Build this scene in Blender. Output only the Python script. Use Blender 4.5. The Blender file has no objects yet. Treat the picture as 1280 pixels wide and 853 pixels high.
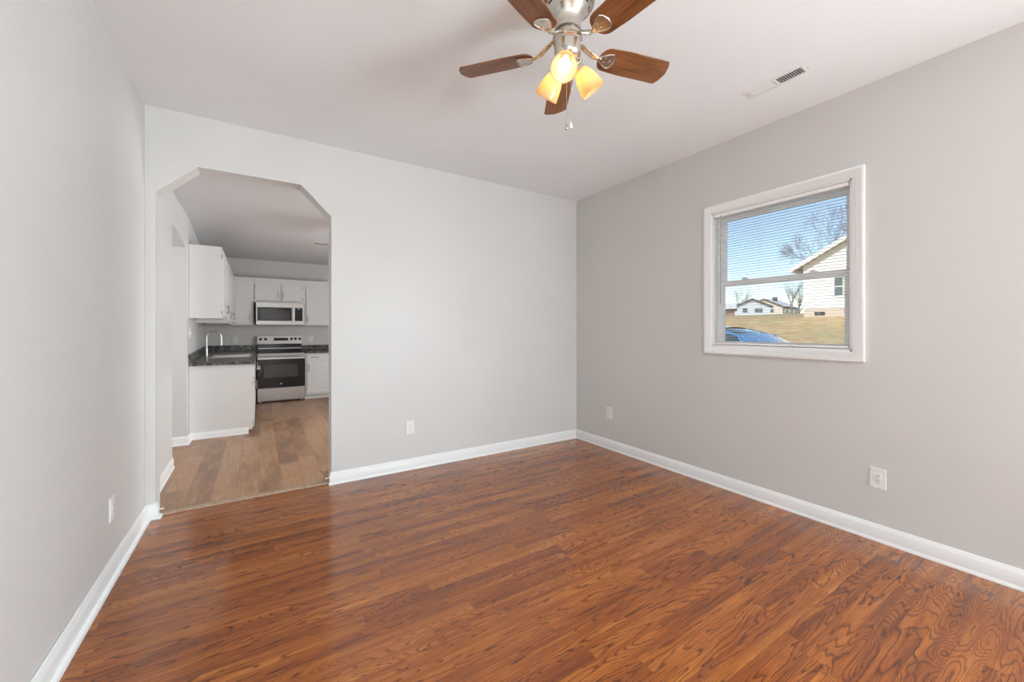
import bpy, bmesh, math, random
from mathutils import Vector, Matrix
C = bpy.context.scene.collection
SC = bpy.context.scene
PI = math.pi
random.seed(7)

# ------------------------------------------------------------------ camera
YAW = 0.5638
CH = 1.3447
cam = bpy.data.objects.new('camera', bpy.data.cameras.new('camera'))
C.objects.link(cam)
cam.location = (0, 0, CH)
cam.rotation_euler = (PI / 2, 0, -YAW)
cam.data.sensor_width = 36
cam.data.lens = 498.935 / 1280 * 36
cam.data.shift_y = (411.643 - 426.5) / 1280
cam.data.clip_start = 0.05
cam.data.clip_end = 600
SC.camera = cam

# ------------------------------------------------------------------ exposure, world, sun, large lights
SC.view_settings.view_transform = 'Standard'
SC.view_settings.look = 'None'
SC.view_settings.exposure = 0.07
SC.view_settings.gamma = 1.0
SC.view_settings.use_curve_mapping = False
SC.cycles.use_denoising = True
SC.cycles.max_bounces = 10
SC.cycles.diffuse_bounces = 6
SC.cycles.transparent_max_bounces = 16
SC.cycles.sample_clamp_indirect = 8

SKY_STRENGTH = 0.19
SUN_STRENGTH = 3.6
REAR_WATTS = 275
SIDE_WATTS = 270
KITCHEN_WATTS = 76
HALL_WATTS = 14
BULB = 11.0
KITCHEN_BULB = 34.0

W = bpy.data.worlds.new('sky_world')
SC.world = W
W.use_nodes = True
nt = W.node_tree
nt.nodes.clear()
wo = nt.nodes.new('ShaderNodeOutputWorld')
bg = nt.nodes.new('ShaderNodeBackground')
sk = nt.nodes.new('ShaderNodeTexSky')
sk.sky_type = 'NISHITA'
sk.sun_disc = False
sk.sun_elevation = math.radians(38)
sk.sun_rotation = math.radians(-80)
sk.air_density = 1.0
sk.dust_density = 0.15
sk.ozone_density = 1.2
bg.inputs[1].default_value = SKY_STRENGTH
nt.links.new(sk.outputs[0], bg.inputs[0])
nt.links.new(bg.outputs[0], wo.inputs[0])


def lamp(name, kind, loc, energy, color=(1, 1, 1), aim=None, **kw):
    d = bpy.data.lights.new(name, kind)
    d.energy = energy
    d.color = color
    for k, v in kw.items():
        setattr(d, k, v)
    o = bpy.data.objects.new(name, d)
    C.objects.link(o)
    o.location = loc
    if aim is not None:
        o.rotation_euler = Vector(aim).to_track_quat('-Z', 'Y').to_euler()
    return o


lamp('sun', 'SUN', (-20, 0, 30), SUN_STRENGTH, (1, .95, .86), aim=(0.78, 0.16, -0.58), angle=0.009)
# added area lamps standing in for assumed windows out of view; walls there are solid
lamp('fill_rear', 'AREA', (3.28, -3.3, 1.0), REAR_WATTS, (.80, .93, 1), aim=(-1, .45, .6), shape='RECTANGLE', size=1.4, size_y=1.3)  # added fill panel, assumed window light; no opening in the wall behind it
lamp('fill_right', 'AREA', (3.28, -2.6, 1.4), SIDE_WATTS, (.80, .93, 1), aim=(-1, 0, .1), shape='RECTANGLE', size=1.6, size_y=1.3)  # second added fill panel, window only assumed, right wall is unbroken here
lamp('fill_kitchen', 'AREA', (3.1, 5.3, 1.4), KITCHEN_WATTS, (.93, .97, 1), aim=(-1, 0, 0), shape='RECTANGLE', size=1.8, size_y=1.3)  # added kitchen fill panel for an assumed window, wall_kitchen_right is solid
lamp('fill_hall', 'AREA', (-2.3, 4.8, 1.5), HALL_WATTS, (.97, .98, 1), aim=(1, 0.3, 0), shape='RECTANGLE', size=0.8, size_y=1.2)  # added fill panel to brighten the hall, no window there

# ------------------------------------------------------------------ mesh helpers


def box(bm, x0, x1, y0, y1, z0, z1, M=None, bev=0.0, seg=2):
    vs = [bm.verts.new((x, y, z)) for x in (x0, x1) for y in (y0, y1) for z in (z0, z1)]
    fs = [(0, 1, 3, 2), (4, 6, 7, 5), (0, 4, 5, 1), (2, 3, 7, 6), (0, 2, 6, 4), (1, 5, 7, 3)]
    faces = [bm.faces.new([vs[i] for i in f]) for f in fs]
    if bev > 0:
        es = list({e for f in faces for e in f.edges})
        r = bmesh.ops.bevel(bm, geom=es, offset=bev, segments=seg, affect='EDGES', profile=0.5)
        vs = list({v for f in r['faces'] for v in f.verts} | {v for v in vs if v.is_valid})
    if M is not None:
        for v in vs:
            v.co = M @ v.co
    return vs


def frame_basis(d):
    d = d.normalized()
    a = Vector((0, 0, 1)) if abs(d.z) < 0.9 else Vector((1, 0, 0))
    u = d.cross(a).normalized()
    return u, d.cross(u).normalized()


def tube(bm, pts, rad, n=10, caps=True, flat=1.0):
    pts = [Vector(p) for p in pts]
    rads = rad if isinstance(rad, (list, tuple)) else [rad] * len(pts)
    rings = []
    u = None
    for i, p in enumerate(pts):
        d = (pts[min(i + 1, len(pts) - 1)] - pts[max(i - 1, 0)])
        if d.length < 1e-9:
            d = Vector((0, 0, 1))
        d.normalize()
        if u is None:
            u, v = frame_basis(d)
        else:
            u = (u - d * u.dot(d)).normalized()
            v = d.cross(u).normalized()
        rings.append([bm.verts.new(p + (u * math.cos(2 * PI * k / n) + v * math.sin(2 * PI * k / n) * flat) * rads[i]) for k in range(n)])
    for a, b in zip(rings, rings[1:]):
        for k in range(n):
            bm.faces.new((a[k], a[(k + 1) % n], b[(k + 1) % n], b[k]))
    if caps:
        bm.faces.new(rings[0][::-1])
        bm.faces.new(rings[-1])


def lathe(bm, prof, n=32, M=None, capb=False, capt=False):
    """prof: list of (r, z)"""
    rings = []
    for r, z in prof:
        if r < 1e-6:
            rings.append([bm.verts.new((0, 0, z))])
        else:
            rings.append([bm.verts.new((r * math.cos(2 * PI * k / n), r * math.sin(2 * PI * k / n), z)) for k in range(n)])
    for a, b in zip(rings, rings[1:]):
        if len(a) == 1 and len(b) == 1:
            continue
        for k in range(n):
            if len(a) == 1:
                bm.faces.new((a[0], b[(k + 1) % n], b[k]))
            elif len(b) == 1:
                bm.faces.new((a[k], a[(k + 1) % n], b[0]))
            else:
                bm.faces.new((a[k], a[(k + 1) % n], b[(k + 1) % n], b[k]))
    if M is not None:
        for ring in rings:
            for v in ring:
                v.co = M @ v.co


def prism(bm, poly, lo, hi, axis='y'):
    """extrude a 2D polygon; axis y: poly is (x,z); axis x: (y,z); axis z: (x,y)"""
    def P(a, b, t):
        return {'y': (a, t, b), 'x': (t, a, b), 'z': (a, b, t)}[axis]
    A = [bm.verts.new(P(a, b, lo)) for a, b in poly]
    B = [bm.verts.new(P(a, b, hi)) for a, b in poly]
    n = len(poly)
    bm.faces.new(A)
    bm.faces.new(B[::-1])
    for i in range(n):
        bm.faces.new((A[i], B[i], B[(i + 1) % n], A[(i + 1) % n]))
    return A + B


def sweep(bm, prof, path, closed=False):
    """sweep a profile (out, up) along a horizontal polyline path [(x,y)], 'out' to the left of travel; mitred"""
    P = [Vector((p[0], p[1], 0)) for p in path]
    n = len(P)
    rings = []
    for i in range(n):
        d0 = (P[i] - P[i - 1]).normalized() if (i > 0 or closed) else None
        d1 = (P[(i + 1) % n] - P[i]).normalized() if (i < n - 1 or closed) else None
        if d0 is None:
            d0 = d1
        if d1 is None:
            d1 = d0
        n0 = Vector((-d0.y, d0.x, 0))
        n1 = Vector((-d1.y, d1.x, 0))
        m = (n0 + n1)
        m = m / max(1e-6, m.dot(n0))
        rings.append([bm.verts.new(P[i] + m * o + Vector((0, 0, z))) for o, z in prof])
    k = len(prof)
    pairs = list(zip(rings, rings[1:])) + ([(rings[-1], rings[0])] if closed else [])
    for a, b in pairs:
        for j in range(k):
            bm.faces.new((a[j], a[(j + 1) % k], b[(j + 1) % k], b[j]))
    if not closed:
        bm.faces.new(rings[0])
        bm.faces.new(rings[-1][::-1])


def obj(name, bm, mat, parent=None, smooth=False, loc=None):
    bmesh.ops.recalc_face_normals(bm, faces=bm.faces[:])
    me = bpy.data.meshes.new(name)
    bm.to_mesh(me)
    bm.free()
    if smooth:
        for p in me.polygons:
            p.use_smooth = True
        try:
            me.set_sharp_from_angle(angle=math.radians(38))
        except Exception:
            pass
    if mat is not None:
        me.materials.append(mat)
    o = bpy.data.objects.new(name, me)
    C.objects.link(o)
    if parent is not None:
        o.parent = parent
    if loc is not None:
        o.location = loc
    return o


def tag(o, label, cat, group=None, kind=None):
    o['label'] = label
    o['category'] = cat
    if group:
        o['group'] = group
    if kind:
        o['kind'] = kind
    return o


def thing(name, label, cat, loc=(0, 0, 0), rz=0.0, group=None):
    o = bpy.data.objects.new(name, None)
    C.objects.link(o)
    o.empty_display_size = 0.1
    o.location = loc
    o.rotation_euler = (0, 0, rz)
    return tag(o, label, cat, group)


def struct(o, label=None, cat=None):
    o['kind'] = 'structure'
    if label:
        o['label'] = label
        o['category'] = cat
    return o


def part_label(o, s):
    o['label'] = s
    return o


def BM():
    return bmesh.new()


def copy_tree(o, parent=None):
    c = o.copy()
    C.objects.link(c)
    if parent is not None:
        c.parent = parent
    for ch in list(o.children):
        copy_tree(ch, c)
    return c


# ------------------------------------------------------------------ materials
def mat(name, base=(.8, .8, .8), rough=.5, metal=0.0, spec=.5, coat=0.0):
    m = bpy.data.materials.new(name)
    m.use_nodes = True
    b = m.node_tree.nodes['Principled BSDF']
    b.inputs['Base Color'].default_value = (*base, 1)
    b.inputs['Roughness'].default_value = rough
    b.inputs['Metallic'].default_value = metal
    b.inputs['Specular IOR Level'].default_value = spec
    b.inputs['Coat Weight'].default_value = coat
    return m


class G:
    """tiny node-graph builder"""
    def __init__(s, m):
        s.t = m.node_tree
        s.b = s.t.nodes.get('Principled BSDF')

    def n(s, typ, **kw):
        x = s.t.nodes.new(typ)
        for k, v in kw.items():
            setattr(x, k, v)
        return x

    def l(s, a, b):
        s.t.links.new(a, b)

    def put(s, sock, v):
        if hasattr(v, 'is_output'):
            s.l(v, sock)
        else:
            sock.default_value = v

    def math(s, op, a, b=0.0, c=None, clamp=False):
        x = s.n('ShaderNodeMath', operation=op, use_clamp=clamp)
        s.put(x.inputs[0], a)
        s.put(x.inputs[1], b)
        if c is not None:
            s.put(x.inputs[2], c)
        return x.outputs[0]

    def xyz(s, v):
        x = s.n('ShaderNodeSeparateXYZ')
        s.l(v, x.inputs[0])
        return x.outputs

    def comb(s, a, b, c):
        x = s.n('ShaderNodeCombineXYZ')
        s.put(x.inputs[0], a)
        s.put(x.inputs[1], b)
        s.put(x.inputs[2], c)
        return x.outputs[0]

    def noise(s, vec, scale, detail=2.0, rough=.5, dist=0.0):
        x = s.n('ShaderNodeTexNoise')
        if vec is not None:
            s.l(vec, x.inputs['Vector'])
        x.inputs['Scale'].default_value = scale
        x.inputs['Detail'].default_value = detail
        x.inputs['Roughness'].default_value = rough
        x.inputs['Distortion'].default_value = dist
        return x.outputs[0]

    def white(s, vec):
        x = s.n('ShaderNodeTexWhiteNoise', noise_dimensions='3D')
        s.l(vec, x.inputs['Vector'])
        return x.outputs[0]

    def ramp(s, fac, stops, interp='LINEAR'):
        x = s.n('ShaderNodeValToRGB')
        x.color_ramp.interpolation = interp
        e = x.color_ramp.elements
        while len(e) < len(stops):
            e.new(0.5)
        for i, (p, c) in enumerate(stops):
            e[i].position = p
            e[i].color = (*c, 1) if len(c) == 3 else c
        s.put(x.inputs[0], fac)
        return x.outputs[0]

    def mix(s, fac, a, b, blend='MIX'):
        x = s.n('ShaderNodeMix', data_type='RGBA', blend_type=blend)
        s.put(x.inputs[0], fac)
        s.put(x.inputs[6], a if hasattr(a, 'is_output') else (*a, 1))
        s.put(x.inputs[7], b if hasattr(b, 'is_output') else (*b, 1))
        return x.outputs[2]

    def bump(s, h, strength=.1, dist=.01):
        x = s.n('ShaderNodeBump')
        x.inputs['Strength'].default_value = strength
        x.inputs['Distance'].default_value = dist
        s.l(h, x.inputs['Height'])
        s.l(x.outputs[0], s.b.inputs['Normal'])

    def pos(s):
        return s.n('ShaderNodeNewGeometry').outputs['Position']

    def objco(s):
        return s.n('ShaderNodeTexCoord').outputs['Object']


def paint(name, base, rough=.55, var=.02, bump=.03, spec=.4):
    m = mat(name, base, rough, spec=spec)
    g = G(m)
    p = g.pos()
    n1 = g.noise(p, 1.3, 2)
    lo = tuple(c * (1 - var) for c in base)
    hi = tuple(min(1, c * (1 + var)) for c in base)
    g.l(g.ramp(n1, [(.3, lo), (.7, hi)]), g.b.inputs['Base Color'])
    g.bump(g.noise(p, 380, 2), bump, .002)
    return m


M_wall = paint('greige_wall_paint', (.655, .643, .625), .42, bump=.05)
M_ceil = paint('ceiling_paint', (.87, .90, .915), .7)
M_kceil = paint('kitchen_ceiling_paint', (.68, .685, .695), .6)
M_trim = paint('white_trim_paint', (.84, .845, .84), .3, var=.01, bump=.01)
M_cab = paint('white_cabinet_paint', (.74, .735, .725), .3, var=.015, bump=.01)
M_plastic = paint('white_plastic', (.82, .82, .80), .35, var=.01, bump=0)
M_slot = mat('dark_slot', (.02, .02, .02), .6)
M_vinyl = paint('window_vinyl', (.92, .92, .91), .35, var=.01, bump=0)


def oak_floor():
    m = mat('oak_strip_floor', (.3, .12, .04), .28)
    g = G(m)
    X, Y, Z = g.xyz(g.pos())
    PW, PL = 0.085, 1.15
    row = g.math('FLOOR', g.math('DIVIDE', Y, PW))
    off = g.white(g.comb(row, 3.7, 1.1))
    xs = g.math('ADD', g.math('DIVIDE', X, PL), g.math('MULTIPLY', off, 7.3))
    col = g.math('FLOOR', xs)
    pid = g.comb(row, col, 0.5)
    r1 = g.white(pid)
    r2 = g.white(g.comb(col, row, 9.5))
    r3 = g.white(g.comb(row, col, 23.5))
    fx = g.math('FRACT', xs)
    fy = g.math('FRACT', g.math('DIVIDE', Y, PW))
    # local grain space: stretched along the board
    gx = g.math('ADD', X, g.math('MULTIPLY', r1, 40.0))
    gy = g.math('ADD', Y, g.math('MULTIPLY', r2, 17.0))
    stretch = g.math('MULTIPLY_ADD', g.math('MULTIPLY', r3, r3), 2.0, .38)
    wob = g.noise(g.comb(g.math('MULTIPLY', gx, 5.0), g.math('MULTIPLY', gy, 24.0), r3), 1.0, 2.0, .55)
    field = g.noise(g.comb(g.math('MULTIPLY', gx, stretch), g.math('MULTIPLY', gy, 10.0), g.math('MULTIPLY', r2, 30.0)), 1.0, 1.2, .45)
    field = g.math('ADD', field, g.math('MULTIPLY', wob, .075))
    rings = g.math('MULTIPLY', field, g.math('MULTIPLY_ADD', r1, 15.0, 18.0))
    saw = g.math('FRACT', rings)
    line = g.ramp(saw, [(0.0, (.85, .85, .85)), (.06, (1, 1, 1)), (.17, (.42, .42, .42)), (.34, (.10, .10, .10)), (.88, (0, 0, 0)), (1.0, (.85, .85, .85))])
    pores = g.noise(g.comb(g.math('MULTIPLY', gx, 14.0), g.math('MULTIPLY', gy, 420.0), r1), 1.0, 2.0, .6)
    blotch = g.noise(g.comb(g.math('MULTIPLY', gx, 1.6), g.math('MULTIPLY', gy, 20.0), r2), 1.0, 3.0, .55)
    base = g.ramp(g.math('ADD', g.math('MULTIPLY', r2, .20), g.math('MULTIPLY', blotch, .80)),
                  [(.26, (.20, .052, .013)), (.46, (.35, .098, .018)), (.62, (.48, .155, .027)), (.82, (.64, .24, .050))])
    dark = g.mix(1.0, base, (.15, .105, .085), 'MULTIPLY')
    lf = g.math('MULTIPLY', line, g.ramp(pores, [(.36, (.35, .35, .35)), (.60, (1, 1, 1))]))
    lf = g.math('MULTIPLY', lf, g.math('MULTIPLY_ADD', blotch, .9, .52), clamp=True)
    c = g.mix(lf, base, dark)
    streak = g.ramp(pores, [(.36, (.62, .58, .55)), (.58, (1.12, 1.10, 1.06))])
    c = g.mix(.75, c, streak, 'MULTIPLY')
    # seams
    ey = g.math('MINIMUM', fy, g.math('SUBTRACT', 1.0, fy))
    ex = g.math('MINIMUM', fx, g.math('SUBTRACT', 1.0, fx))
    sy = g.math('LESS_THAN', ey, .007)
    sx = g.math('LESS_THAN', ex, .0009)
    seam = g.math('MAXIMUM', sy, sx)
    c = g.mix(g.math('MULTIPLY', seam, .35), c, (.07, .028, .014))
    g.l(c, g.b.inputs['Base Color'])
    rr = g.math('MULTIPLY_ADD', g.noise(g.pos(), 5.0, 3), .08, .11)
    g.l(rr, g.b.inputs['Roughness'])
    g.b.inputs['Specular IOR Level'].default_value = .5
    g.b.inputs['Coat Weight'].default_value = 0.25
    g.b.inputs['Coat IOR'].default_value = 1.6
    g.b.inputs['Coat Roughness'].default_value = .08
    h = g.math('MULTIPLY', lf, -.5)
    g.bump(h, .06, .003)
    return m


def vinyl_plank():
    m = mat('kitchen_vinyl_plank', (.3, .2, .14), .4)
    g = G(m)
    X, Y, Z = g.xyz(g.pos())
    PW, PL = 0.165, 1.05
    row = g.math('FLOOR', g.math('DIVIDE', X, PW))
    off = g.white(g.comb(row, 5.7, 2.1))
    ys = g.math('ADD', g.math('DIVIDE', Y, PL), g.math('MULTIPLY', off, 5.3))
    col = g.math('FLOOR', ys)
    r1 = g.white(g.comb(row, col, .5))
    r2 = g.white(g.comb(col, row, 8.5))
    fy = g.math('FRACT', ys)
    fx = g.math('FRACT', g.math('DIVIDE', X, PW))
    gy = g.math('ADD', Y, g.math('MULTIPLY', r1, 30.0))
    gx = g.math('ADD', X, g.math('MULTIPLY', r2, 12.0))
    blot = g.noise(g.comb(g.math('MULTIPLY', gx, 7.0), g.math('MULTIPLY', gy, 2.2), r1), 1.0, 3, .55)
    fine = g.noise(g.comb(g.math('MULTIPLY', gx, 90.0), g.math('MULTIPLY', gy, 5.0), r2), 1.0, 3, .6)
    c = g.ramp(g.math('ADD', g.math('MULTIPLY', r1, .32), g.math('MULTIPLY', blot, .68)),
               [(.22, (.23, .145, .10)), (.42, (.35, .20, .122)), (.58, (.48, .275, .155)), (.78, (.42, .29, .21))])
    c = g.mix(.8, c, g.ramp(fine, [(.3, (.72, .70, .68)), (.6, (1.05, 1.05, 1.05))]), 'MULTIPLY')
    ex = g.math('MINIMUM', fx, g.math('SUBTRACT', 1.0, fx))
    ey = g.math('MINIMUM', fy, g.math('SUBTRACT', 1.0, fy))
    seam = g.math('MAXIMUM', g.math('LESS_THAN', ex, .009), g.math('LESS_THAN', ey, .0018))
    c = g.mix(g.math('MULTIPLY', seam, .5), c, (.07, .04, .025))
    g.l(c, g.b.inputs['Base Color'])
    g.bump(g.math('MULTIPLY', seam, -1.0), .1, .002)
    return m


def blade_wood():
    m = mat('walnut_blade', (.2, .07, .02), .38)
    g = G(m)
    X, Y, Z = g.xyz(g.objco())
    n = g.noise(g.comb(g.math('MULTIPLY', X, 7.0), g.math('MULTIPLY', Y, 150.0), Z), 1.0, 3, .6)
    f = g.noise(g.comb(g.math('MULTIPLY', X, 5.0), g.math('MULTIPLY', Y, 28.0), Z), 1.0, 2, .5)
    v = g.math('ADD', g.math('MULTIPLY', n, .6), g.math('MULTIPLY', f, .4))
    g.l(g.ramp(v, [(.32, (.10, .036, .014)), (.5, (.21, .08, .027)), (.68, (.32, .13, .044))]), g.b.inputs['Base Color'])
    return m


def laminate():
    m = mat('dark_stone_laminate', (.05, .05, .05), .25)
    g = G(m)
    p = g.pos()
    n = g.noise(p, 16, 5, .65, 1.2)
    n2 = g.noise(p, 70, 2)
    c = g.ramp(n, [(.38, (.022, .02, .019)), (.52, (.075, .068, .062)), (.60, (.24, .22, .20)), (.68, (.06, .055, .05))])
    c = g.mix(.5, c, g.ramp(n2, [(.4, (.6, .6, .6)), (.65, (1.4, 1.4, 1.4))]), 'MULTIPLY')
    g.l(c, g.b.inputs['Base Color'])
    return m


def brushed(name, base, rough=.3, vertical=False):
    m = mat(name, base, rough, metal=1.0)
    g = G(m)
    X, Y, Z = g.xyz(g.objco())
    if vertical:
        v = g.comb(g.math('MULTIPLY', X, 200.0), g.math('MULTIPLY', Y, 200.0), g.math('MULTIPLY', Z, 4.0))
    else:
        v = g.comb(g.math('MULTIPLY', X, .4), g.math('MULTIPLY', Y, .4), g.math('MULTIPLY', Z, 260.0))
    n = g.noise(v, 1.0, 2)
    g.l(g.math('MULTIPLY_ADD', n, .06, rough - .03), g.b.inputs['Roughness'])
    return m


M_oak = oak_floor()
M_lvp = vinyl_plank()
M_blade = blade_wood()
M_lam = laminate()
M_nickel = brushed('brushed_nickel', (.62, .58, .52), .27)
M_steel = brushed('stainless_steel', (.56, .55, .54), .32)
M_chrome = mat('chrome', (.75, .75, .75), .12, metal=1.0)
M_bglass = mat('black_glass', (.012, .012, .013), .12)
M_bwin = mat('oven_window_glass', (.055, .052, .05), .18)
M_black = mat('black_plastic', (.02, .02, .02), .4)
M_handle = brushed('dark_nickel_handle', (.33, .31, .29), .35)
M_thresh = mat('threshold_strip', (.36, .235, .155), .45)
gg = G(M_thresh)
gg.l(gg.ramp(gg.noise(gg.pos(), 25, 3), [(.35, (.38, .26, .18)), (.65, (.50, .36, .26))]), gg.b.inputs['Base Color'])


def glass_mat(name):
    m = bpy.data.materials.new(name)
    m.use_nodes = True
    t = m.node_tree
    t.nodes.clear()
    out = t.nodes.new('ShaderNodeOutputMaterial')
    tr = t.nodes.new('ShaderNodeBsdfTransparent')
    tr.inputs[0].default_value = (.97, .98, .98, 1)
    gl = t.nodes.new('ShaderNodeBsdfGlossy')
    gl.inputs['Roughness'].default_value = .02
    fr = t.nodes.new('ShaderNodeFresnel')
    fr.inputs[0].default_value = 1.45
    mul = t.nodes.new('ShaderNodeMath')
    mul.operation = 'MULTIPLY'
    mul.inputs[1].default_value = .6
    mx = t.nodes.new('ShaderNodeMixShader')
    t.links.new(fr.outputs[0], mul.inputs[0])
    t.links.new(mul.outputs[0], mx.inputs[0])
    t.links.new(tr.outputs[0], mx.inputs[1])
    t.links.new(gl.outputs[0], mx.inputs[2])
    t.links.new(mx.outputs[0], out.inputs[0])
    return m


M_pane = glass_mat('window_glass')


def shade_mat(name, strength):
    m = bpy.data.materials.new(name)
    m.use_nodes = True
    t = m.node_tree
    t.nodes.clear()
    out = t.nodes.new('ShaderNodeOutputMaterial')
    tl = t.nodes.new('ShaderNodeBsdfTranslucent')
    tl.inputs[0].default_value = (.90, .70, .39, 1)
    df = t.nodes.new('ShaderNodeBsdfDiffuse')
    df.inputs[0].default_value = (.78, .60, .34, 1)
    gl = t.nodes.new('ShaderNodeBsdfGlossy')
    gl.inputs['Roughness'].default_value = .2
    m1 = t.nodes.new('ShaderNodeMixShader')
    m1.inputs[0].default_value = .42
    m2 = t.nodes.new('ShaderNodeMixShader')
    m2.inputs[0].default_value = .05
    nz = t.nodes.new('ShaderNodeTexNoise')
    nz.inputs['Scale'].default_value = 18
    bp_ = t.nodes.new('ShaderNodeBump')
    bp_.inputs['Strength'].default_value = .05
    em = t.nodes.new('ShaderNodeEmission')
    em.inputs[0].default_value = (1, .66, .26, 1)
    em.inputs[1].default_value = strength
    ad = t.nodes.new('ShaderNodeAddShader')
    t.links.new(nz.outputs[0], bp_.inputs['Height'])
    t.links.new(bp_.outputs[0], df.inputs['Normal'])
    t.links.new(tl.outputs[0], m1.inputs[1])
    t.links.new(df.outputs[0], m1.inputs[2])
    t.links.new(m1.outputs[0], m2.inputs[1])
    t.links.new(gl.outputs[0], m2.inputs[2])
    t.links.new(m2.outputs[0], ad.inputs[0])
    t.links.new(em.outputs[0], ad.inputs[1])
    t.links.new(ad.outputs[0], out.inputs[0])
    return m


def bulb_mat(name, strength, col=(1, .82, .58)):
    m = bpy.data.materials.new(name)
    m.use_nodes = True
    b = m.node_tree.nodes['Principled BSDF']
    b.inputs['Base Color'].default_value = (.9, .9, .85, 1)
    b.inputs['Emission Color'].default_value = (*col, 1)
    b.inputs['Emission Strength'].default_value = strength
    return m


M_shade = shade_mat('amber_glass_shade', .0)
M_bulb = bulb_mat('lit_bulb', BULB, (1, .92, .78))
M_kbulb = bulb_mat('lit_kitchen_bulb', KITCHEN_BULB, (1, .95, .88))  # kitchen fan's lit bulbs are assumed, they stay out of view

# ------------------------------------------------------------------ room shell
S = 1.2
XL, XR, YB, H = -0.684, 3.3196, 3.7565, 2.928
YF = -4.3
WT = 0.162          # wall thickness
KY = YB + WT        # kitchen side of the back wall
KB = 9.137          # kitchen back wall
KXR = 3.2
KH = 2.68
KXL0, KXL1 = -0.705, -0.715   # kitchen left wall
OX0, OX1 = -0.628, 0.525
OZC, OZT = 2.32, 2.551
OXC0, OXC1 = -0.39, 0.293


def slab(name, x0, x1, y0, y1, z0, z1, m):
    b = BM()
    box(b, x0, x1, y0, y1, z0, z1)
    return struct(obj(name, b, m))


slab('floor', XL - .15, XR + .15, YF - .15, YB + .05, -.12, 0, M_oak)
slab('floor_kitchen', -2.6, KXR + .1, YB + .05, KB + .12, -.12, 0.002, M_lvp)
slab('ceiling', XL - .15, XR + .15, YF - .15, KY, H, H + .15, M_ceil)
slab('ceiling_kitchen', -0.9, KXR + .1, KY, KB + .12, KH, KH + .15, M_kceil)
# back wall with the clipped-corner opening
b = BM()
prism(b, [(XL - .15, 0), (OX0, 0), (OX0, OZC), (OXC0, OZT), (OXC1, OZT), (OX1, OZC), (OX1, 0), (XR + .15, 0), (XR + .15, H), (XL - .15, H)], YB, KY)
struct(obj('wall_back', b, M_wall))
b = BM()
prism(b, [(XL, YF - .15), (XL, YB), (XL - .15, YB), (XL - .15, YF - .15)], 0, H, 'z')
struct(obj('wall_left', b, M_wall))


def wall_hole(name, m, axis, t0, t1, a0, a1, z0, z1, ha0, ha1, hz0, hz1):
    b = BM()
    def bx(aa0, aa1, zz0, zz1):
        if axis == 'x':
            box(b, t0, t1, aa0, aa1, zz0, zz1)
        else:
            box(b, aa0, aa1, t0, t1, zz0, zz1)
    bx(a0, ha0, z0, z1)
    bx(ha1, a1, z0, z1)
    bx(ha0, ha1, z0, hz0)
    bx(ha0, ha1, hz1, z1)
    bmesh.ops.remove_doubles(b, verts=b.verts[:], dist=1e-5)
    return struct(obj(name, b, m))


WY0, WY1, WZ0, WZ1 = 1.030, 2.003, 1.196, 2.345     # window opening in the right wall
wall_hole('wall_right', M_wall, 'x', XR, XR + WT, YF - .15, YB, 0, H, WY0, WY1, WZ0, WZ1)
FX0, FX1, FZ0, FZ1 = 0.0, 2.3, 0.95, 2.30           # assumed window opening behind the camera, unused; wall_front is solid
slab('wall_front', XL, XR, YF - .15, YF, 0, H, M_wall)
# kitchen walls
b = BM()
kp = [(KXL0, KY), (KXL0 - .01, 5.02), (KXL0 - .13, 5.02), (KXL0 - .13, KY)]
prism(b, kp, 0, KH, 'z')
struct(obj('wall_kitchen_left', b, M_wall))
b = BM()
kp = [(KXL1, 5.93), (-0.845, KB), (-0.98, KB), (-0.98, 6.15), (KXL1 - .13, 5.93)]
prism(b, kp, 0, KH, 'z')
struct(obj('wall_kitchen_corner', b, M_wall))
b = BM()
prism(b, [(5.02, 2.36), (5.30, 2.36), (5.88, 2.285), (5.93, 2.20), (5.93, KH), (5.02, KH)], KXL1 - .128, KXL1 - .001, 'x')
struct(obj('wall_kitchen_header', b, M_wall))
slab('wall_kitchen_back', -1.0, KXR + .1, KB, KB + .12, 0, KH, M_wall)
slab('wall_kitchen_right', KXR, KXR + .1, KY, KB, 0, KH, M_wall)
# side hall glimpsed through the kitchen's left opening
slab('wall_hall_far', -2.6, KXL1 - .13, 5.934, 6.05, 0, 2.42, M_wall)
slab('wall_hall_near', -2.6, KXL0 - .13, KY - .1, KY, 0, 2.42, M_wall)
slab('wall_hall_left', -2.7, -2.6, KY - .1, 6.05, 0, 2.42, M_wall)
slab('ceiling_hall', -2.7, KXL0 - .13, KY - .1, 6.05, 2.42, 2.5, M_ceil)


def base_prof(d=.015, sh=.022, hb=.106):
    return [(0, 0), (sh, 0), (sh, .006), (sh - .003, .013), (d + .001, .019), (d, .020), (d, hb - .024), (d - .003, hb - .018), (d - .007, hb - .012), (d - .009, hb - .003), (.003, hb), (0, hb)]


def baseboard(name, path, prof):
    b = BM()
    sweep(b, prof, path)
    return struct(obj(name, b, M_trim, smooth=True))


# 'out' is to the left of travel
baseboard('baseboard_right', [(XR, YF), (XR, YB)], base_prof())
baseboard('baseboard_back', [(XR - .02, YB), (OX1, YB), (OX1, YB + .028)], base_prof())
baseboard('baseboard_left', [(OX0, YB + .028), (OX0, YB), (XL + .002, YB), (XL + .002, YF)], base_prof(.018, .036))
baseboard('baseboard_front', [(XL, YF), (XR, YF)], base_prof())
baseboard('baseboard_kitchen_left', [(KXL0 - .01, 5.02), (KXL0, KY + .01)], base_prof(.012, .020))
baseboard('baseboard_hall', [(KXL1 + .005, 6.14), (KXL1 + .005, 5.93), (-2.5, 5.93)], base_prof(.012, .020))

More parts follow.
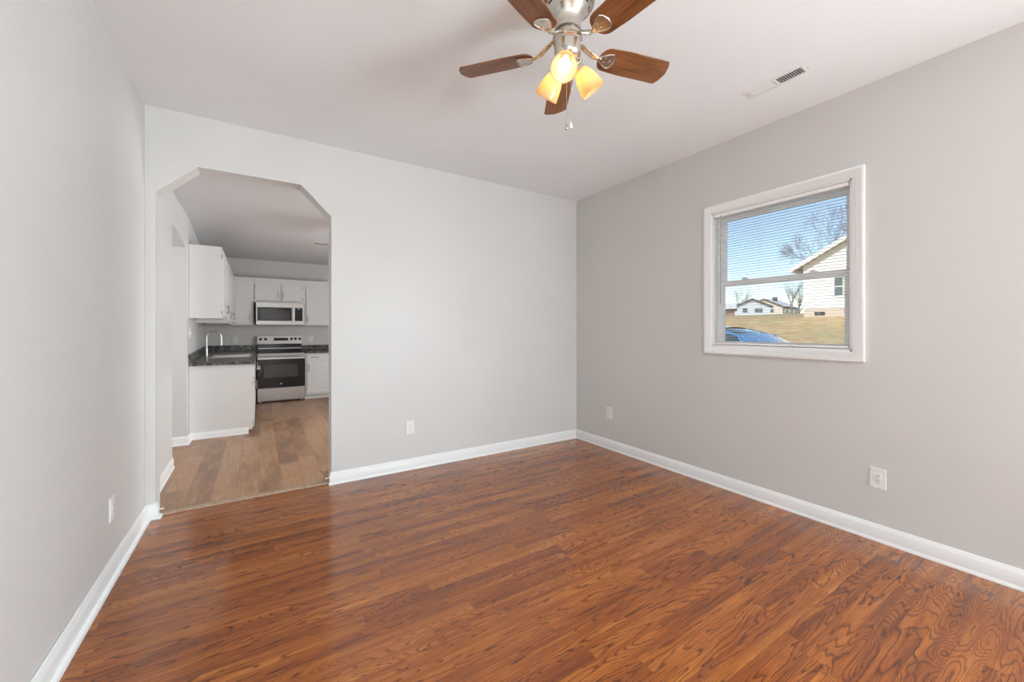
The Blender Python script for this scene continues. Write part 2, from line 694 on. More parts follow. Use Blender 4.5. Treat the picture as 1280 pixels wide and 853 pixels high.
# threshold between the two floors
b = BM()
prism(b, [(YB + .02, 0.002), (YB + .03, .012), (YB + .075, .012), (YB + .098, 0.003)], OX0 + .001, OX1 - .001, 'x')
th = struct(obj('trim_1', b, M_thresh))

# small white pegs on the jamb baseboards at the threshold
for nm, x, sx, lb in (('door_stop', OX0 + .016, 1, 'small white peg on the baseboard at the left side of the kitchen opening'),
                      ('door_stop', OX1 - .016, -1, 'small white peg on the baseboard at the right side of the kitchen opening')):
    b = BM()
    Mx = Matrix.Translation((x, YB + .018, .052)) @ Matrix.Rotation(sx * PI / 2, 4, 'Y')
    lathe(b, [(0, 0), (.0045, 0), (.0045, .020), (.007, .021), (.007, .027), (0, .029)], 12, Mx)
    tag(obj(nm, b, M_plastic, smooth=True), lb, 'door stop')

# ------------------------------------------------------------------ window in the right wall
w1 = bpy.data.objects.new('window_1', None)
C.objects.link(w1)
struct(w1, 'white double-hung window with painted casing in the right wall', 'window')
w1.location = (XR, (WY0 + WY1) / 2, WZ0)
iw = Matrix.Translation(w1.location).inverted()


def wpart(name, b, m, smooth=False, parent=w1):
    bmesh.ops.transform(b, matrix=iw, verts=b.verts[:])
    return obj(name, b, m, parent, smooth)


# casing: moulded profile mitred round the opening (path in the y-z plane)
def casing(b, y0, y1, z0, z1, prof):
    rings = []
    for (cy, cz, sy, sz) in ((y0, z0, -1, -1), (y1, z0, 1, -1), (y1, z1, 1, 1), (y0, z1, -1, 1)):
        rings.append([b.verts.new((XR - d, cy + sy * o, cz + sz * o)) for o, d in prof])
    k = len(prof)
    for i in range(4):
        A, B = rings[i], rings[(i + 1) % 4]
        for j in range(k - 1):
            b.faces.new((A[j], A[j + 1], B[j + 1], B[j]))


b = BM()
casing(b, WY0, WY1, WZ0, WZ1, [(0, -.02), (0, .010), (.004, .013), (.018, .013), (.022, .016), (.044, .018), (.050, .021), (.062, .021), (.066, .018), (.066, 0)])
wpart('casing', b, M_trim, True)
b = BM()   # jamb liner
for (ya, yb_, za, zb) in ((WY0, WY0 + .012, WZ0, WZ1), (WY1 - .012, WY1, WZ0, WZ1), (WY0, WY1, WZ1 - .012, WZ1), (WY0, WY1, WZ0, WZ0 + .014)):
    box(b, XR - .004, XR + .125, ya, yb_, za, zb)
wpart('jamb', b, M_trim)


def rect_frame(b, x0, x1, ya, yb_, za, zb, w, wb=None, wt=None, bev=.003):
    wb = wb or w
    wt = wt or w
    box(b, x0, x1, ya, ya + w, za, zb, bev=bev)
    box(b, x0, x1, yb_ - w, yb_, za, zb, bev=bev)
    box(b, x0, x1, ya + w - .002, yb_ - w + .002, zb - wt, zb, bev=bev)
    box(b, x0, x1, ya + w - .002, yb_ - w + .002, za, za + wb, bev=bev)


fy0, fy1, fz0, fz1 = WY0 + .012, WY1 - .012, WZ0 + .014, WZ1 - .012
b = BM()
rect_frame(b, XR + .062, XR + .14, fy0, fy1, fz0, fz1, .022)
wpart('window_frame', b, M_vinyl)
b = BM()   # upper sash, outer track
rect_frame(b, XR + .104, XR + .130, fy0 + .02, fy1 - .02, 1.722, fz1 - .02, .034, .036, .036)
us = wpart('upper_sash', b, M_vinyl)
b = BM()
box(b, XR + .115, XR + .119, fy0 + .05, fy1 - .05, 1.75, fz1 - .05)
wpart('pane', b, M_pane, parent=us)
b = BM()   # lower sash, inner track
rect_frame(b, XR + .070, XR + .098, fy0 + .02, fy1 - .02, fz0 + .004, 1.757, .034, .026, .044)
ls = wpart('lower_sash', b, M_vinyl)
b = BM()
box(b, XR + .082, XR + .086, fy0 + .05, fy1 - .05, fz0 + .03, 1.72)
wpart('pane', b, M_pane, parent=ls)
for yy in (1.28, 1.76):   # sash locks on the meeting rail
    b = BM()
    box(b, XR + .066, XR + .098, yy - .025, yy + .025, 1.757, 1.764, bev=.002)
    box(b, XR + .070, XR + .080, yy - .012, yy + .020, 1.764, 1.772, bev=.002)
    wpart('sash_lock', b, M_vinyl, parent=ls)

# blind
M_slat = mat('blind_slat', (.74, .74, .735), .4)
M_cord = mat('blind_cord', (.8, .8, .78), .7)
M_wand = mat('clear_wand', (.35, .35, .34), .2)
BX = XR + .018
bl = thing('window_blind', 'white horizontal mini blind lowered and open inside the window on the right wall', 'blind', (BX, (WY0 + WY1) / 2, WZ0 + .014))
ib = Matrix.Translation(bl.location).inverted()


def bpart(name, b, m, smooth=False):
    bmesh.ops.transform(b, matrix=ib, verts=b.verts[:])
    return obj(name, b, m, bl, smooth)


by0, by1 = WY0 + .020, WY1 - .018
b = BM()
box(b, BX - .013, BX + .013, by0, by1, WZ1 - .040, WZ1 - .013, bev=.003)
bpart('headrail', b, M_vinyl)
b = BM()
zt, zb = WZ1 - .056, WZ0 + .048
ns = 50
SD = .009
for i in range(ns + 1):
    z = zb + (zt - zb) * i / ns
    rows = []
    for s, dz in ((-1, -.0011), (-.5, .0004), (0, .0009), (.5, .0004), (1, -.0011)):
        rows.append([b.verts.new((BX + s * SD, y, z + dz)) for y in (by0 + .004, by1 - .004)])
    rows2 = [[b.verts.new(v.co + Vector((0, 0, -.0006))) for v in r] for r in rows]
    for q in range(4):
        b.faces.new((rows[q][0], rows[q][1], rows[q + 1][1], rows[q + 1][0]))
        b.faces.new((rows2[q][0], rows2[q + 1][0], rows2[q + 1][1], rows2[q][1]))
    b.faces.new((rows[0][0], rows2[0][0], rows2[0][1], rows[0][1]))
    b.faces.new((rows[4][0], rows[4][1], rows2[4][1], rows2[4][0]))
bpart('slats', b, M_slat)
b = BM()
box(b, BX - .011, BX + .011, by0 + .003, by1 - .003, WZ0 + .020, WZ0 + .034, bev=.003)
bpart('bottom_rail', b, M_vinyl)
for yy in (1.225, 1.62):
    b = BM()
    for dx in (-SD, SD):
        tube(b, [(BX + dx, yy, WZ0 + .03), (BX + dx, yy, WZ1 - .04)], .0007, 5)
    bpart('ladder_cord', b, M_cord)
b = BM()
tube(b, [(BX - .018, 1.925, WZ1 - .045), (BX - .018, 1.925, 1.56)], .003, 6)
tube(b, [(BX - .018, 1.925, WZ1 - .03), (BX - .018, 1.925, WZ1 - .047)], .0022, 6)
bpart('wand', b, M_wand)

# ------------------------------------------------------------------ outlets, switch, ceiling vent
def outlet_plate(label, loc, rz, w=.080, h=.128, recept=True, name='wall_outlet', group=None):
    """plate faces local -Y"""
    t = thing(name, label, 'outlet' if recept else 'light switch', loc, rz, group)
    b = BM()
    box(b, -w / 2, w / 2, -.006, 0, -h / 2, h / 2, bev=.0025)
    obj('cover_plate', b, M_plastic, t)
    if recept:
        b = BM()
        box(b, -.0165, .0165, -.0078, -.004, -.0335, .0335, bev=.0015)
        rc = obj('receptacle', b, M_plastic, t)
        b = BM()
        for dz in (.0165, -.0165):
            for dx, hh in ((-.0064, .0046), (.0064, .0038)):
                box(b, dx - .0011, dx + .0011, -.0083, -.0078, dz + .003 - hh, dz + .003 + hh)
            Mx = Matrix.Translation((0, -.0078, dz - .0085)) @ Matrix.Rotation(PI / 2, 4, 'X')
            lathe(b, [(.0, 0), (.0024, 0), (.0024, .0005), (0, .0005)], 10, Mx)
        obj('slots', b, M_slot, rc)
        b = BM()
        Mx = Matrix.Translation((0, -.0075, 0)) @ Matrix.Rotation(PI / 2, 4, 'X')
        lathe(b, [(0, 0), (.003, 0), (.0028, .0008), (0, .0012)], 10, Mx)
        obj('screw', b, M_plastic, t)
    else:
        b = BM()
        box(b, -.005, .005, -.016, -.004, -.012, .012, bev=.001)
        obj('toggle', b, M_plastic, t)
        for dz in (.03, -.03):
            b = BM()
            Mx = Matrix.Translation((0, -.0055, dz)) @ Matrix.Rotation(PI / 2, 4, 'X')
            lathe(b, [(0, 0), (.003, 0), (.0028, .0008), (0, .0012)], 10, Mx)
            obj('screw', b, M_plastic, t)
    return t


outlet_plate('white outlet low on the back wall between kitchen opening and room corner', (1.218, YB, .404), 0)
outlet_plate('white outlet low on the right wall close to the far room corner', (XR, 3.20, .404), -PI / 2)
outlet_plate('white outlet on the right wall below and to the right of the window', (XR, .900, .397), -PI / 2)
outlet_plate('white outlet on the left wall near the kitchen opening', (XL, 3.01, .365), PI / 2)

vt = thing('ceiling_vent', 'white rectangular metal air register in the ceiling near the window wall', 'vent', (2.79, 1.252, H))
b = BM()
VW, VL = .128, .395      # x by y
ow, ol = .075, .30
zz = -.0035
pr = [(VW / 2, VL / 2, 0), (VW / 2 - .018, VL / 2 - .022, zz), (ow / 2, ol / 2, zz - .003), (ow / 2, ol / 2, -.002)]
rings = [[b.verts.new((sx * a, sy * c, z)) for sx, sy in ((-1, -1), (1, -1), (1, 1), (-1, 1))] for a, c, z in pr]
for A, B in zip(rings, rings[1:]):
    for i in range(4):
        b.faces.new((A[i], A[(i + 1) % 4], B[(i + 1) % 4], B[i]))
box(b, -ow / 2, ow / 2, -.008, .008, zz - .003, -.002)
obj('register_frame', b, M_trim, vt)
b = BM()
box(b, -ow / 2, ow / 2, -ol / 2, ol / 2, -.0015, -.0005)
part_label(obj('duct_opening', b, M_slot, vt), 'dark duct opening behind the louvres')
b = BM()
nl = 11
for side in (-1, 1):
    for i in range(nl):
        yc = side * (.012 + (ol / 2 - .014) * (i + .5) / nl)
        Mx = Matrix.Translation((0, yc, -.0045)) @ Matrix.Rotation(side * math.radians(-36), 4, 'X')
        box(b, -ow / 2, ow / 2, -.0048, .0048, -.0005, .0005, Mx)
obj('louvres', b, M_trim, vt)
for sy in (-1, 1):
    b = BM()
    lathe(b, [(0, -.0085), (.003, -.008), (.0035, -.006), (.0035, -.003)], 10, Matrix.Translation((0, sy * .172, 0)))
    obj('screw', b, M_handle, vt)

# ------------------------------------------------------------------ ceiling fan
def make_fan(label, loc, ang0, bulbmat, lit_az):
    """loc at the ceiling; local z down is negative"""
    t = thing('ceiling_fan', label, 'ceiling fan', loc)
    b = BM()
    lathe(b, [(0, 0), (.132, 0), (.132, -.038), (.129, -.048), (.121, -.054), (.124, -.058), (.125, -.068), (.119, -.076), (.112, -.078), (.104, -.084),
              (.095, -.096), (.082, -.114), (.070, -.130), (.063, -.146), (.061, -.162), (.061, -.182), (.064, -.184), (.064, -.193), (.057, -.196), (.052, -.198), (.052, -.214), (0, -.214)], 48)
    hs = obj('motor_housing', b, M_nickel, t, True)
    for k in range(10):
        a = 2 * PI * k / 10
        b = BM()
        Mx = Matrix.Rotation(a, 4, 'Z') @ Matrix.Translation((.0995, 0, -.0895)) @ Matrix.Rotation(math.radians(-42), 4, 'Y')
        box(b, -.0035, .0035, -.016, .016, -.002, .002, Mx, bev=.001)
        obj('vent_slot', b, M_black, hs)
    b = BM()
    lathe(b, [(0, -.212), (.066, -.212), (.069, -.216), (.069, -.228), (.064, -.232), (0, -.232)], 40)
    obj('rotor_plate', b, M_nickel, t, True)
    b = BM()
    lathe(b, [(0, -.230), (.066, -.230), (.069, -.236), (.069, -.241), (.064, -.246), (.062, -.248), (.062, -.296), (.059, -.308), (.045, -.322), (.018, -.330), (.010, -.342), (0, -.344)], 40)
    obj('switch_housing', b, M_nickel, t, True)
    ZB = -.278
    pit = math.radians(-13)
    for k in range(5):
        a = ang0 - k * 2 * PI / 5
        Ra = Matrix.Rotation(a, 4, 'Z')
        # blade as its own local frame: x along the blade, y across
        b = BM()
        w = .068
        pts = []
        r0, r1 = .165, .545
        for i in range(13):      # rounded root
            ph = PI / 2 + PI * i / 12
            pts.append((r0 + .045 + .045 * math.cos(ph), .060 * math.sin(ph)))
        pts += [(.30, -.066), (r1 - .030, -w), (r1 - .020, -w + .003), (r1 - .006, -w * .6), (r1 + .003, 0), (r1 - .006, w * .6), (r1 - .020, w - .003), (r1 - .030, w), (.30, .066)]
        prism(b, pts, -.003, .003, 'z')
        bmesh.ops.bevel(b, geom=[e for e in b.edges if abs(e.verts[0].co.z - e.verts[1].co.z) < 1e-6], offset=.0012, segments=1, affect='EDGES')
        bo = obj('blade', b, M_blade, t)
        bo.matrix_local = Ra @ Matrix.Translation((0, 0, ZB)) @ Matrix.Rotation(pit, 4, 'X')
        # blade iron: forked arm with a looped foot
        b = BM()
        tube(b, [(.050, 0, .056), (.072, 0, .050), (.100, .006, .030), (.132, .006, .006), (.158, 0, -.006), (.176, 0, -.007)], [.011, .011, .010, .009, .009, .008], 10, flat=.6)
        tube(b, [(.058, 0, .054), (.088, -.012, .036), (.122, -.012, .010), (.160, -.004, -.007)], [.006, .006, .006, .006], 8)
        shield = [(.162, -.006), (.185, -.022), (.210, -.035), (.228, -.038), (.240, -.026), (.246, 0), (.240, .026), (.228, .038), (.210, .035), (.185, .022), (.162, .006)]
        prism(b, shield, -.0062, -.0032, 'z')
        tube(b, [(x, y, -.0066) for x, y in shield + shield[:1]], .0034, 6, caps=False)
        io = obj('blade_arm', b, M_nickel, t, True)
        io.matrix_local = Ra @ Matrix.Translation((0, 0, ZB)) @ Matrix.Rotation(pit, 4, 'X')
        for sx_, sy_ in ((.195, -.011), (.195, .011), (.222, 0)):
            b = BM()
            lathe(b, [(0, -.0105), (.004, -.010), (.005, -.007), (.005, -.004)], 10, Matrix.Translation((sx_, sy_, 0)))
            obj('screw', b, M_nickel, io, True)
    # light kit
    for k, az in enumerate(lit_az):
        Ra = Matrix.Rotation(az, 4, 'Z')
        tilt = math.radians(38)
        b = BM()
        tube(b, [(.034, 0, -.300), (.058, 0, -.300), (.068, 0, -.312), (.066, 0, -.330), (.060, 0, -.342)], .009, 10)
        ao = obj('lamp_arm', b, M_nickel, t, True)
        ao.matrix_local = Ra
        ML = Ra @ Matrix.Translation((.056, 0, -.347)) @ Matrix.Rotation(-tilt, 4, 'Y')
        b = BM()
        lathe(b, [(0, .016), (.013, .016), (.020, .008), (.024, -.004), (.024, -.022), (.021, -.024), (0, -.024)], 24)
        so = obj('lamp_socket', b, M_nickel, t, True)
        so.matrix_local = ML
        b = BM()
        out = [(.024, -.012), (.031, -.020), (.040, -.036), (.048, -.058), (.053, -.082), (.056, -.105), (.058, -.122)]
        inn = [(r - .003, z) for r, z in reversed(out)]
        lathe(b, out + [(.0595, -.125), (.0565, -.126)] + inn[1:], 36)
        sh = obj('lamp_shade', b, M_shade, t, True)
        sh.matrix_local = ML
        b = BM()
        prof = [(0, -.100)]
        for i in range(1, 11):
            ph = PI * i / 14
            prof.append((.0255 * math.sin(ph), -.0745 - .0255 * math.cos(ph)))
        prof += [(.014, -.045), (.0125, -.026), (0, -.024)]
        lathe(b, prof, 20)
        lo = obj('light_bulb', b, bulbmat, t, True)
        lo.matrix_local = ML
    for (dx, dy, ln, al) in ((-.016, -.014, .300, 0), (.006, -.018, .290, 1)):
        b = BM()
        z0 = -.332
        tube(b, [(dx, dy, z0), (dx, dy, z0 - ln)], .0012, 6)
        for i in range(60):
            zc = z0 - ln * i / 60
            lathe(b, [(0, .0018), (.0018, 0), (0, -.0018)], 6, Matrix.Translation((dx, dy, zc)))
        pc = obj('pull_chain', b, M_nickel, t, True)
        b = BM()
        zc = z0 - ln
        lathe(b, [(0, .004), (.003, .002), (.005, -.008), (.0085, -.020), (.007, -.026), (0, -.028)], 14, Matrix.Translation((dx, dy, zc)))
        obj('chain_fob', b, M_plastic if al else M_nickel, pc, True)
    return t


D = math.radians
make_fan('brushed nickel ceiling fan with five walnut blades and three lit amber shades', (1.219, 1.442, H), 2.264, M_bulb, (D(223), D(103), D(343)))

# ------------------------------------------------------------------ kitchen
def pull(b, p, axis, ln=.10, out=(0, -1, 0)):
    """bar handle"""
    p = Vector(p)
    o = Vector(out) * .028
    a = Vector(axis) * (ln / 2)
    tube(b, [p - a * 1.1 + o, p + a * 1.1 + o], .0055, 8)
    for s in (-.8, .8):
        tube(b, [p + a * s, p + a * s + o], .004, 8)


def hinge(b, p, facing='y'):
    x, y, z = p
    if facing == 'y':
        box(b, x - .006, x + .006, y - .008, y + .001, z - .022, z + .022, bev=.002)
    else:
        box(b, x - .001, x + .008, y - .006, y + .006, z - .022, z + .022, bev=.002)


def door_panel(b, x0, x1, yf, z0, z1, th=.019):
    """shallow framed slab door facing -y with its front at yf - th"""
    box(b, x0, x1, yf - th, yf, z0, z1, bev=.003)
    i = .048
    if x1 - x0 > .15 and z1 - z0 > .15:
        for (a0, a1, c0, c1) in ((x0, x0 + i, z0, z1), (x1 - i, x1, z0, z1), (x0 + i, x1 - i, z0, z0 + i), (x0 + i, x1 - i, z1 - i, z1)):
            box(b, a0 + .001, a1 - .001, yf - th - .0025, yf - th + .002, c0 + .001, c1 - .001, bev=.001)


def upper_cabinet(label, x0, x1, z0, z1, yb_, yf, doors, group='white wall cabinets along the kitchen back wall'):
    t = thing('wall_cabinet', label, 'cabinet', ((x0 + x1) / 2, yb_, z0), 0, group)
    inv = Matrix.Translation(t.location).inverted()
    def put(name, b, m, parent):
        bmesh.ops.transform(b, matrix=inv, verts=b.verts[:])
        return obj(name, b, m, parent)
    b = BM()
    box(b, x0 + .0005, x1 - .0005, yf, yb_, z0, z1, bev=.002)
    put('cabinet_body', b, M_cab, t)
    for (dx0, dx1, dz0, dz1, hside) in doors:
        b = BM()
        door_panel(b, dx0, dx1, yf, dz0, dz1)
        d = put('door', b, M_cab, t)
        b = BM()
        hx = dx1 - .028 if hside > 0 else dx0 + .028
        hz = dz0 + .10
        pull(b, (hx, yf - .019, hz), (0, 0, 1), .10)
        put('handle', b, M_handle, d)
        b = BM()
        gx = dx0 - .008 if hside > 0 else dx1 + .008
        for z in (dz0 + .045, dz1 - .045):
            b = BM()
            hinge(b, (gx, yf, z))
            put('hinge', b, M_handle, d)
    return t


YU = 8.807
upper_cabinet('tall white wall cabinet left of the microwave', -.47, -.092, 1.418, 2.30, KB, YU, [(-.395, -.107, 1.445, 2.205, 1)])
upper_cabinet('short two-door white wall cabinet directly above the microwave', -.092, .738, 1.852, 2.30, KB, YU, [(-.075, .338, 1.885, 2.19, 1), (.358, .708, 1.885, 2.19, -1)])
upper_cabinet('tall white wall cabinet right of the microwave', .738, 1.26, 1.418, 2.30, KB, YU, [(.775, 1.235, 1.445, 2.19, -1)])


def side_cabinet(name, label, cat, x0, x1, y0, y1, z0, z1, doors, group, toe=False, body_bottom=None):
    """cabinet on the left wall, fronts facing +x; doors = (y0,y1,z0,z1,handle side, kind)"""
    t = thing(name, label, cat, (x0, (y0 + y1) / 2, z0), 0, group)
    inv = Matrix.Translation(t.location).inverted()
    def put(nm, b, m, parent):
        bmesh.ops.transform(b, matrix=inv, verts=b.verts[:])
        return obj(nm, b, m, parent)
    b = BM()
    if toe:
        box(b, x0, x1, y0, y0 + .018, .055, z1, bev=.0015)
        box(b, x0, x1, y1 - .018, y1, .055, z1, bev=.0015)
        box(b, x1 - .019, x1 - .0005, y0 + .001, y1 - .001, .0555, z1 - .0005)
        box(b, x0, x1 - .001, y0 + .001, y1 - .001, .0555, .075)
        box(b, x0, x1 - .06, y0 + .0012, y1 - .0012, 0.002, .06)
    else:
        box(b, x0, x1, y0, y0 + .018, z0, z1, bev=.0015)
        box(b, x0, x1, y1 - .018, y1, z0, z1, bev=.0015)
        box(b, x1 - .019, x1 - .0005, y0 + .001, y1 - .001, z0 + .0005, z1 - .0005)
        box(b, x0, x1 - .001, y0 + .01, y1 - .01, z0 + .015, z0 + .03)
        box(b, x0, x1 - .001, y0 + .001, y1 - .001, z1 - .018, z1 - .0005)
    put('cabinet_body', b, M_cab, t)
    for (a, c, e, f, hs) in doors:
        b = BM()
        box(b, x1, x1 + .019, a, c, e, f, bev=.003)
        d = put('door' if f - e > .25 else 'drawer', b, M_cab, t)
        b = BM()
        if f - e > .25:
            hy = c - .03 if hs > 0 else a + .03
            hz = e + .10 if not toe else f - .12
            pull(b, (x1 + .019, hy, hz), (0, 0, 1), .10, (1, 0, 0))
        else:
            pull(b, (x1 + .019, (a + c) / 2, (e + f) / 2), (0, 1, 0), .10, (1, 0, 0))
        put('handle', b, M_handle, d)
        if f - e > .25:
            b = BM()
            gy = a - .006 if hs > 0 else c + .006
            for z in (e + .05, f - .05):
                b = BM()
                hinge(b, (x1, gy, z), 'x')
                put('hinge', b, M_handle, d)
    return t


gU = 'white wall cabinets along the kitchen left wall'
side_cabinet('wall_cabinet', 'white wall cabinet on the kitchen left wall, its blank end facing the opening', 'cabinet', -.7215, -.400, 6.15, 7.05, 1.478, 2.372,
             [(6.153, 6.59, 1.505, 2.30, 1), (6.61, 7.02, 1.505, 2.28, -1)], gU)
side_cabinet('wall_cabinet', 'white wall cabinet in the left back corner of the kitchen behind the nearer one', 'cabinet', -.7585, -.400, 7.05, 8.80, 1.432, 2.345,
             [(7.08, 7.49, 1.46, 2.25, 1), (7.51, 7.92, 1.46, 2.25, -1), (7.95, 8.36, 1.46, 2.25, 1), (8.38, 8.76, 1.46, 2.25, -1)], gU)
CT = .935
gB = 'white base cabinets under the left counter'
side_cabinet('base_cabinet', 'white base cabinet with blank end panel at the near end of the counter', 'cabinet', -.7215, -.078, 6.15, 6.95, 0.002, CT - .038,
             [(6.17, 6.93, .72, .87, 1), (6.17, 6.54, .08, .70, 1), (6.56, 6.93, .08, .70, -1)], gB, True)
side_cabinet('base_cabinet', 'white sink base cabinet hidden mostly behind the near end panel', 'cabinet', -.7535, -.078, 6.95, 8.44, 0.002, CT - .038,
             [(6.97, 7.68, .08, .87, 1), (7.70, 8.42, .08, .87, -1)], gB, True)
baseboard('baseboard_cabinet_end', [(-.120, 6.15), (-.721, 6.15)], base_prof(.012, .018, .085))

# right base cabinet beside the stove
t = thing('base_cabinet', 'white base cabinet with drawer and door right of the stove', 'cabinet', (1.05, KB, .002))
inv = Matrix.Translation(t.location).inverted()


def tput(nm, b, m, parent, smooth=False):
    bmesh.ops.transform(b, matrix=inv, verts=b.verts[:])
    return obj(nm, b, m, parent, smooth)


b = BM()
box(b, .735, 1.36, 8.53, KB - .002, .085, .885, bev=.002)
box(b, .735, 1.36, 8.60, KB - .002, .002, .09)
tput('cabinet_body', b, M_cab, t)
b = BM()
door_panel(b, .765, 1.335, 8.53, .745, .865)
d = tput('drawer', b, M_cab, t)
b = BM()
pull(b, (.90, 8.511, .81), (1, 0, 0), .12)
tput('handle', b, M_handle, d)
b = BM()
door_panel(b, .765, 1.335, 8.53, .12, .725)
d = tput('door', b, M_cab, t)
b = BM()
pull(b, (.795, 8.511, .60), (0, 0, 1), .12)
tput('handle', b, M_handle, d)

# countertops with backsplash lips
ct = thing('countertop', 'dark speckled laminate countertop with backsplash running along the left wall', 'countertop', (-.4, 7.3, CT - .038))
inv = Matrix.Translation(ct.location).inverted()
SX0, SX1, SY0, SY1 = -.60, -.12, 7.12, 7.86   # sink cut-out
b = BM()
z0, z1 = CT - .038, CT
prism(b, [(-.7205, 6.12), (-.05, 6.12), (-.05, SY0), (-.7605, SY0)], z0, z1, 'z')
prism(b, [(-.792, SY1), (-.05, SY1), (-.05, 8.46), (-.815, 8.46)], z0, z1, 'z')
prism(b, [(-.7605, SY0), (SX0, SY0), (SX0, SY1), (-.792, SY1)], z0, z1, 'z')
box(b, SX1, -.05, SY0, SY1, z0, z1)
box(b, -.815, -.050, 8.46, KB - .002, z0, z1, bev=.002)
tput('worktop', b, M_lam, ct)
b = BM()
box(b, -.83, -.045, KB - .02, KB - .002, z1, z1 + .105, bev=.003)
prism(b, [(-.722, 6.12), (-.700, 6.12), (-.820, KB - .02), (-.8425, KB - .02)], z1, z1 + .105, 'z')
tput('backsplash', b, M_lam, ct)
cr = thing('countertop', 'dark speckled laminate countertop with backsplash right of the stove', 'countertop', (1.05, KB, CT - .038))
inv = Matrix.Translation(cr.location).inverted()
b = BM()
box(b, .728, 1.40, 8.47, KB - .002, z0 - .01, z1 - .02, bev=.004)
tput('worktop', b, M_lam, cr)
b = BM()
box(b, .728, 1.40, KB - .02, KB - .002, z1 - .02, z1 + .085, bev=.003)
tput('backsplash', b, M_lam, cr)

# sink and faucet
sn = thing('kitchen_sink', 'stainless steel drop-in sink set in the dark left counter', 'sink', ((SX0 + SX1) / 2, (SY0 + SY1) / 2, CT))
inv = Matrix.Translation(sn.location).inverted()
b = BM()
pr = [(.022, .0), (.022, .005), (.012, .007), (-.006, .006), (-.014, -.004), (-.022, -.17), (-.05, -.18)]
rings = []
for o, z in pr:
    rings.append([b.verts.new((cx, cy, CT + z)) for cx, cy in ((SX0 - o, SY0 - o), (SX1 + o, SY0 - o), (SX1 + o, SY1 + o), (SX0 - o, SY1 + o))])
for A, B in zip(rings, rings[1:]):
    for i in range(4):
        b.faces.new((A[i], A[(i + 1) % 4], B[(i + 1) % 4], B[i]))
b.faces.new(rings[-1])
tput('basin', b, M_steel, sn)
fc = thing('faucet', 'tall brushed metal gooseneck faucet rising beside the sink', 'faucet', (-.665, 7.42, CT))
b = BM()
lathe(b, [(0, 0), (.027, 0), (.027, .006), (.020, .010), (.0175, .02), (.0175, .12), (.0165, .125), (0, .125)], 20)
obj('faucet_base', b, M_steel, fc, True)
b = BM()
pts = [(0, 0, .12), (0, 0, .24)]
R_ = .088
for i in range(13):
    a = PI - PI * i / 12
    pts.append((R_ + R_ * math.cos(a), 0, .285 + R_ * math.sin(a)))
pts += [(2 * R_, 0, .24)]
tube(b, pts, .0125, 14)
tube(b, [(2 * R_, 0, .245), (2 * R_, 0, .165)], [.0155, .0165], 14)
obj('spout', b, M_steel, fc, True)
b = BM()
tube(b, [(0, .015, .085), (0, .04, .09), (.02, .09, .115)], [.009, .008, .006], 10)
obj('lever', b, M_steel, fc, True)
fc.rotation_euler = (0, 0, D(12))

# stove
st = thing('stove', 'stainless steel electric range with black glass oven door', 'stove', (.34, KB - .01, .002))
inv = Matrix.Translation(st.location).inverted()
sx0, sx1 = -.040, .722
yf = 8.50
b = BM()
box(b, sx0, sx1, yf, KB - .02, .03, .900, bev=.003)
for xx in (sx0 + .05, sx1 - .05):
    for yy in (yf + .06, KB - .08):
        tube(b, [(xx, yy, .002), (xx, yy, .035)], .018, 10)
tput('stove_body', b, M_steel, st)
b = BM()
box(b, sx0 - .002, sx1 + .002, yf - .012, KB - .10, .898, .912, bev=.004)
ck = tput('cooktop', b, M_bglass, st)
for (cx, cy, r) in ((.15, 8.68, .105), (.54, 8.68, .085), (.15, 8.93, .075), (.54, 8.93, .105)):
    b = BM()
    for rr in (r,):
        lathe(b, [(rr - .002, .9122), (rr - .002, .9126), (rr + .002, .9126), (rr + .002, .9122)], 36, Matrix.Translation((cx, cy, 0)))
    tput('burner_ring', b, M_bwin, ck)
b = BM()
box(b, sx0 + .003, sx1 - .003, yf - .035, yf, .275, .795, bev=.006)
dr = tput('oven_door', b, M_bglass, st)
b = BM()
box(b, sx0 + .10, sx1 - .12, yf - .0365, yf - .03, .46, .70, bev=.004)
tput('oven_window', b, M_bwin, dr)
b = BM()
box(b, sx0 + .003, sx1 - .003, yf - .035, yf, .795, .885, bev=.006)
box(b, sx0 + .003, sx1 - .003, yf - .040, yf - .02, .795, .802)
tput('door_trim', b, M_steel, dr)
b = BM()
tube(b, [(sx0 + .02, yf - .075, .850), (sx1 - .02, yf - .075, .850)], .016, 14)
for xx in (sx0 + .05, sx1 - .05):
    tube(b, [(xx, yf - .03, .850), (xx, yf - .075, .850)], .010, 10)
tput('handle', b, M_steel, dr, True)
b = BM()
box(b, sx0 + .003, sx1 - .003, yf - .030, yf, .045, .268, bev=.006)
tput('drawer', b, M_steel, st)
M_badge = mat('pale_badge', (.7, .7, .7), .3, metal=1.0)
b = BM()
lathe(b, [(0, 0), (.013, 0), (.013, .002), (0, .003)], 20, Matrix.Translation((.335, yf - .035, .345)) @ Matrix.Rotation(PI / 2, 4, 'X'))
tput('badge', b, M_badge, dr)
M_sticker = mat('white_sticker', (.8, .8, .78), .6)
b = BM()
for i, (ww, hh) in enumerate(((.045, .016), (.05, .012), (.045, .016))):
    box(b, sx0 + .004, sx0 + .004 + ww, yf - .0362, yf - .0345, .62 + i * .024, .62 + i * .024 + hh)
tput('sticker', b, M_sticker, dr)
